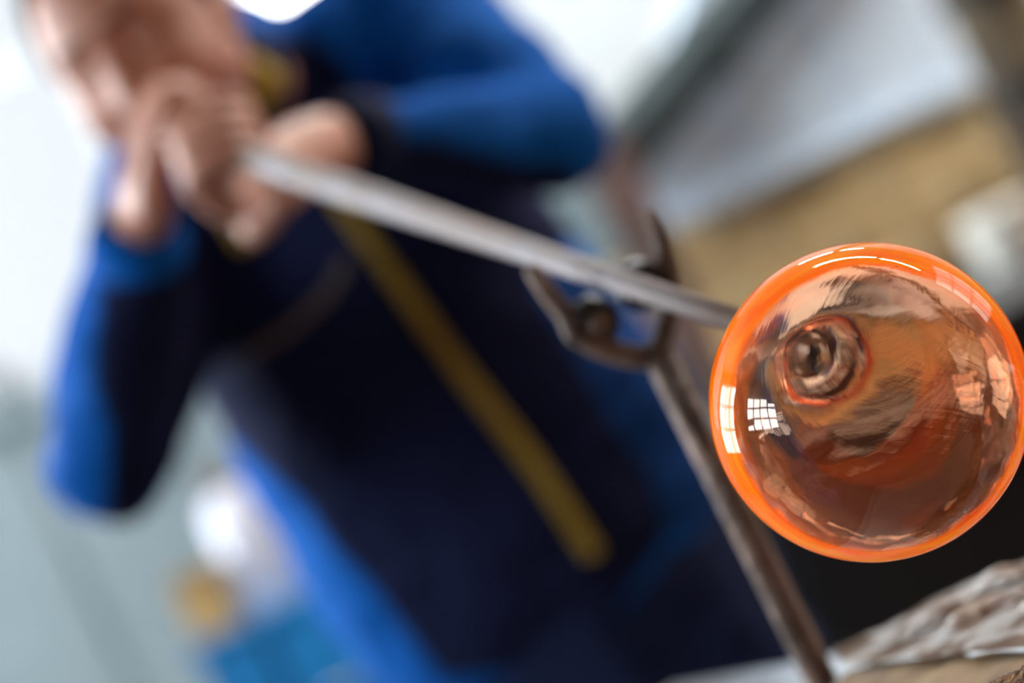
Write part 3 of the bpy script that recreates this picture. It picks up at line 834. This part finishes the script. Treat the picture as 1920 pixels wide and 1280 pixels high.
# --- hands
def hand(bm, C, D_, wr, side, n_hint, hook=1.0):
    t = (C - wr); t = (t - D_ * t.dot(D_)).normalized()
    n = (n_hint - D_ * n_hint.dot(D_)); n = (n - t * n.dot(t)).normalized()
    th = n.cross(t) * side                      # thumb side, along the pipe
    th = D_ * (1 if th.dot(D_) > 0 else -1)
    if hook: th = -th if hook < 0 else th
    pal = C + n * .027
    # palm
    for k in range(4):
        o = th * (.030 - .020 * k)
        sweep(bm, [pal - t * .055 + o * .62 - n * .002, pal - t * .01 + o * .9 + n * .003, pal + t * .030 + o], [(.013), (.0145), (.0115)], 14)
    sweep(bm, [wr + (wr - pal) * .02, wr.lerp(pal, .3), pal - t * .045], [(.031, .026), (.031, .024), (.033, .019)], 18, ref=th)
    L = [1.0, 1.08, 1.02, .84]
    for k in range(4):
        o = th * (.030 - .020 * k); l = L[k]
        sweep(bm, [pal + t * .026 + o, pal + t * .036 * l + o - n * .010, C + t * .030 * l + o - n * .010, C + t * .014 * l + o - n * .0235, C - t * .006 * l + o - n * .0215, C - t * .019 * l + o - n * .014],
              [.0098, .0100, .0088, .0086, .0080, .0066], 14)
    sweep(bm, [pal - t * .050 + th * .020, pal - t * .034 + th * .044 - n * .004, C - t * .024 + th * .050 - n * .004, C - t * .010 + th * .046 - n * .020, C + t * .010 + th * .040 - n * .024],
          [.0145, .0140, .0110, .0100, .0075], 14)
bm = bmesh.new()
head_bm(bm)
for sx in (-1, 1):   # ears
    c = HM @ Vector((sx * .079, -.008, -.022))
    ball(bm, c, (.008, .019, .030), HM.to_3x3() @ Matrix.Rotation(sx * .35, 3, 'Z'))
    sweep(bm, [HM @ Vector((sx * .083, -.02 + .014 * math.cos(a), -.016 + .026 * math.sin(a))) for a in [x * .5 for x in range(-2, 8)]], [.0038] * 10, 8)
sweep(bm, [neck0 - UPB * .04, neck0.lerp(HM @ Vector((0, -.02, -.07)), .5), HM @ Vector((0, -.025, -.06))], [(.054, .052), (.052, .052), (.055, .057)], 24)
CR = pipe_at(352); CL = pipe_at(440)
hand(bm, CR, PD, wrR, 1, -CX + CY * .25)
GL = (-CY * .70 + PD * .70 + CX * .1).normalized()
hand(bm, CL, GL, wrL, -1, -CZ + CY * .3)
# body under the clothes
tor = [P(585, 300, TD), P(620, 380, TD), P(700, 540, TD), P(815, 720, TD), P(960, 920, TD), P(1080, 1100, TD), hips]
sweep(bm, tor, [(.13, .075), (.165, .095), (.155, .095), (.145, .09), (.15, .095), (.155, .10), (.15, .10)], 32, ref=SD)
sweep(bm, [shL, shL.lerp(elL, .5), elL, elL.lerp(wrL, .4), wrL], [.052, .042, .036, .036, .025], 20)
sweep(bm, [shR, shR.lerp(elR, .5), elR, elR.lerp(wrR, .4), wrR], [.052, .042, .036, .036, .025], 20)
sweep(bm, [shL, P(640, 190, TD), P(500, 280, TD), shR], [.05, .045, .045, .05], 20)
for h, s in ((hipL, 1), (hipR, -1)):
    a, k, f = leg_pts(h, s)
    sweep(bm, [a, a.lerp(k, .5), k, k.lerp(f, .35), f], [.078, .068, .050, .048, .034], 20)
    sweep(bm, [f + Vector((0, .03, -.035)), f + Vector((0, -.06, -.045)), f + Vector((0, -.15, -.06))], [.032, .034, .024], 16)
me = fuse(bm, .0034, 3)
body = link('body', me, m_skin, man, smooth=True)
# eyes, brows, lips
for sx in (-1, 1):
    bm = bmesh.new(); c = HM @ Vector((sx * .032, .0715, -.001)); ball(bm, c, (.0118,) * 3); e = link('eye', tomesh(bm), m_eye, man, smooth=True)
    bm = bmesh.new(); ball(bm, HM @ Vector((sx * .032, .0780, -.005)), (.0058,) * 3); link('iris', tomesh(bm), m_iris, e, smooth=True)
    for lid, a0, a1 in (('upper_eyelid', -.15, 1.9), ('lower_eyelid', -1.5, -.50)):
        bm = bmesh.new(); g_ = []
        for i in range(13):
            el = a0 + (a1 - a0) * i / 12; row = []
            for j in range(25):
                az = -1.5 + 3.0 * j / 24
                row.append(bm.verts.new(HM @ (Vector((sx * .032, .0715, -.001)) + Vector((.0131 * math.sin(az), .0131 * math.cos(az) * math.cos(el), .0131 * math.cos(az) * math.sin(el))))))
            g_.append(row)
        for i in range(12):
            for j in range(24): bm.faces.new((g_[i][j], g_[i + 1][j], g_[i + 1][j + 1], g_[i][j + 1]))
        bmesh.ops.remove_doubles(bm, verts=bm.verts, dist=1e-5); bmesh.ops.solidify(bm, geom=list(bm.faces), thickness=.0008)
        link(lid, tomesh(bm), m_skin, man, smooth=True)
    bm = bmesh.new()
    sweep(bm, [HM @ (head_pt(math.acos(.022 / .118), a) + Vector((0, .001, 0))) for a in (sx * .15, sx * .33, sx * .52, sx * .66)], [(.003, .0035), (.004, .005), (.0038, .0045), (.002, .002)], 10)
    link('eyebrow', tomesh(bm), m_brow, man, smooth=True)
bm = bmesh.new()
ring = [HM @ Vector((.013 * math.cos(a), .104, -.074 + .010 * math.sin(a))) for a in [2 * PI * k / 16 for k in range(17)]]
sweep(bm, ring, [.0042] * 17, 10, smooth=False); link('lips', tomesh(bm), m_lip, man, smooth=True)
# hair cap
bm = bmesh.new(); nth, nph = 60, 120; rows = []
for i in range(0, nth + 1):
    row = []
    for k in range(nph):
        ph = 2 * PI * k / nph; back = .5 - .5 * math.cos(ph)
        lim = math.radians(38 + 75 * smooth01(back * 1.6))
        th = lim * (i / nth) + .0005
        off = .010 * smooth01((nth - i) / 8) - .002 + .0015 * noise.noise(Vector((math.cos(ph) * 9, math.sin(ph) * 9, th * 14)))
        row.append(bm.verts.new(HM @ head_pt(th, ph, off)))
    rows.append(row)
for r0, r1 in zip(rows, rows[1:]):
    for k in range(nph): bm.faces.new((r0[k], r1[k], r1[(k + 1) % nph], r0[(k + 1) % nph]))
bm.faces.new(rows[0]); bmesh.ops.solidify(bm, geom=list(bm.faces), thickness=.003)
link('hair', tomesh(bm), m_hair, man, smooth=True)
# --- jacket
bm = bmesh.new()
sweep(bm, [P(550, 200, TD), P(580, 330, TD), P(690, 530, TD), P(805, 726, TD), P(928, 902, TD), P(1040, 1062, TD)],
      [(.13, .07), (.180, .112), (.195, .125), (.212, .13), (.222, .13), (.210, .13)], 48, ref=SD)
sweep(bm, [shL, P(640, 112, TD), P(500, 190, TD), shR], [.070, .076, .074, .068], 24)
sweep(bm, [shL - (elL - shL) * .08, shL.lerp(elL, .5), elL], [.076, .066, .058], 24, smooth=False)
sweep(bm, [elL, elL.lerp(wrL, .5), wrL + (elL - wrL) * .08], [.057, .052, .042], 24)
sweep(bm, [shR, shR.lerp(elR, .5) + CX * .02, elR + CX * .006], [.074, .063, .058], 24, smooth=False)
sweep(bm, [elR, elR.lerp(wrR, .5) - CX * .004, wrR + (elR - wrR) * .10], [.057, .055, .043], 24)
sweep(bm, [neck0 - UPB * .07, neck0, neck0.lerp(HM @ Vector((0, -.03, -.07)), .62)], [(.070, .066), (.067, .064), (.067, .064)], 28, ref=SD)
me = fuse(bm, .0055, 8, wr=(.008, 9))
cos = [(v.co.copy(), v.normal.copy()) for v in me.vertices]
for v, (c_, n_) in zip(me.vertices, cos):      # creases across the limbs
    v.co = c_ + n_ * .0035 * noise.noise(Vector((c_.dot(SD) * 9, c_.y * 9, c_.dot(UPB) * 34)))
def inside(poly, x, y):
    c = False; n = len(poly)
    for i in range(n):
        (x1, y1), (x2, y2) = poly[i], poly[(i + 1) % n]
        if (y1 > y) != (y2 > y) and x < (x2 - x1) * (y - y1) / (y2 - y1) + x1: c = not c
    return c
def pdist(poly, x, y):
    best = 1e9; n = len(poly)
    for i in range(n):
        (x1, y1), (x2, y2) = poly[i], poly[(i + 1) % n]
        dx, dy = x2 - x1, y2 - y1; t = max(0, min(1, ((x - x1) * dx + (y - y1) * dy) / (dx * dx + dy * dy)))
        best = min(best, math.hypot(x - x1 - t * dx, y - y1 - t * dy))
    return best
# cut of the garment, in millimetres across and up the body: dark blue front and inner right sleeve, royal blue sides; shade painted under the left forearm
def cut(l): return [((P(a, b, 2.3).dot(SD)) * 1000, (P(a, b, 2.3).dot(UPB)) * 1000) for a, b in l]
PANELS_AND_SHADE = [cut([(430, 70), (560, 40), (640, 110), (680, 200), (700, 300), (820, 290), (960, 320), (1070, 320), (1100, 420), (1000, 520), (1070, 640), (1150, 780), (1230, 900), (1260, 1000),
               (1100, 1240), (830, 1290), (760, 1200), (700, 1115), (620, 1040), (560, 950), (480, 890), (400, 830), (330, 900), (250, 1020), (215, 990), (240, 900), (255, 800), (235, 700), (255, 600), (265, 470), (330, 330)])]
SHADE = cut([(980, 500), (1400, 500), (1400, 1000), (1260, 1010), (1150, 780)])      # shade painted onto the royal blue right-hand side
at = me.attributes.new('navy_and_shade', 'FLOAT', 'POINT')
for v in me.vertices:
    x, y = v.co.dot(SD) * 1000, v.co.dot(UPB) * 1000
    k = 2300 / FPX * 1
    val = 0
    for pg in PANELS_AND_SHADE:
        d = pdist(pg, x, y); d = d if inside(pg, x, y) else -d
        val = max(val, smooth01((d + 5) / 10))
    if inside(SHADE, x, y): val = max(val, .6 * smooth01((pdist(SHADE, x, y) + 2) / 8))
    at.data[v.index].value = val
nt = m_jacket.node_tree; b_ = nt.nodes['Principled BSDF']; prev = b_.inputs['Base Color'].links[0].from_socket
an = nt.nodes.new('ShaderNodeAttribute'); an.attribute_name = 'navy_and_shade'
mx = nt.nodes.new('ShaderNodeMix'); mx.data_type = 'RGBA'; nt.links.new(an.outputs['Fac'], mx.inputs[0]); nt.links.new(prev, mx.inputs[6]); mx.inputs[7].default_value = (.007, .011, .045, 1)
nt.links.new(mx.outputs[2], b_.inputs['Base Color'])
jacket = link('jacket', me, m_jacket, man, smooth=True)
bvh = BVHTree.FromPolygons([v.co for v in me.vertices], [tuple(p.vertices) for p in me.polygons])
def on_jacket(x, y):
    d = (P(x, y, 1) - CAMPOS).normalized(); h = bvh.ray_cast(CAMPOS, d)
    return (h[0], h[1]) if h[0] is not None else (P(x, y, 2.31), FW)
def strip(name, pxs, width, m, parent, th=.003, n=40, label=None):
    """a band lying on the jacket through these picture points"""
    pts = [Vector((a, b, 0)) for a, b in pxs]
    if len(pts) > 2: pts, _ = spline(pts, [(0,)] * len(pts), 10)
    else: pts = [pts[0].lerp(pts[1], i / n) for i in range(n + 1)]
    q = []
    for p in pts:
        c, nn = on_jacket(p.x, p.y); q.append((c, nn))
    q2 = [sum((q[min(max(i + k, 0), len(q) - 1)][0] for k in (-2, -1, 0, 1, 2)), Vector()) / 5 for i in range(len(q))]
    bm = bmesh.new(); rows = []
    for i, c in enumerate(q2):
        t = (q2[min(i + 1, len(q2) - 1)] - q2[max(i - 1, 0)]).normalized()
        nn = (FW - t * FW.dot(t)).normalized(); s = t.cross(nn)
        w2 = width / 2
        c = c + nn * .004
        rows.append([bm.verts.new(c + s * w2 - nn * .006), bm.verts.new(c + s * w2 * .7 + nn * th), bm.verts.new(c - s * w2 * .7 + nn * th), bm.verts.new(c - s * w2 - nn * .006)])
    for a, b in zip(rows, rows[1:]):
        for k in range(4): bm.faces.new((a[k], a[(k + 1) % 4], b[(k + 1) % 4], b[k]))
    bm.faces.new(rows[0]); bm.faces.new(list(reversed(rows[-1])))
    return link(name, tomesh(bm), m, parent, smooth=False, label=label)
strip('zip', [(560, 265), (650, 392), (860, 690), (985, 850), (1120, 1050)], .019, m_zip, jacket, label='mustard yellow zip')
strip('collar_zip', [(452, 138), (508, 176)], .046, mat('mustard_tape', (.50, .34, .01), .6), jacket, label='mustard yellow zip top')
strip('yellow_tab', [(440, 400), (468, 462)], .030, m_zip, jacket, label='mustard yellow tab')
m_piping = mat('grey_brown_piping', (.10, .085, .08), .7)
strip('pocket_edge', [(650, 480), (620, 545), (540, 620), (460, 668)], .012, m_piping, jacket, label='grey pocket edge')
# --- cuffs and hem
def ringband(name, c, ax, r, wdt, m, parent, ref=None):
    bm = bmesh.new(); T = axis_m(c - ax.normalized() * wdt / 2, ax, ref)
    lathe(bm, [(0, r[0] * .8), (0, r[0]), (wdt * .5, r[0] * 1.03), (wdt, r[1]), (wdt, r[1] * .8)], 32, T, close=True)
    return link(name, tomesh(bm), m, parent, smooth=True)
ringband('cuff', wrL + (elL - wrL) * .05, wrL - elL, (.043, .038), .045, m_trouser, jacket)
ringband('cuff', wrR + (elR - wrR) * .07, wrR - elR, (.044, .039), .045, m_jacket, jacket)
# --- trousers and shoes
bm = bmesh.new()
sweep(bm, [P(1050, 1040, TD), P(1110, 1130, TD), hips, hips - Vector((0, 0, .08))], [(.17, .112), (.180, .118), (.185, .12), (.16, .12)], 36, ref=SD)
for h, s in ((hipL, 1), (hipR, -1)):
    a, k, f = leg_pts(h, s)
    sweep(bm, [a, a.lerp(k, .5), k, k.lerp(f, .5), f], [.098, .088, .072, .066, .062], 24)
me = fuse(bm, .006, 6, wr=(.008, 14)); link('trousers', me, m_trouser, man, smooth=True)
for h, s in ((hipL, 1), (hipR, -1)):
    a, k, f = leg_pts(h, s)
    bm = bmesh.new()
    sweep(bm, [f + Vector((0, .045, -.045)), f + Vector((0, -.04, -.045)), f + Vector((0, -.12, -.055)), f + Vector((0, -.20, -.062))], [(.043, .045), (.046, .045), (.048, .036), (.036, .026)], 24, ref=(1, 0, 0))
    sweep(bm, [f + Vector((0, .01, -.03)), f + Vector((0, .01, .05))], [.046, .046], 20)
    for v in bm.verts: v.co.z = max(v.co.z, .002)
    me = fuse(bm, .004, 4)
    link('shoe', me, m_shoe, man, smooth=True)
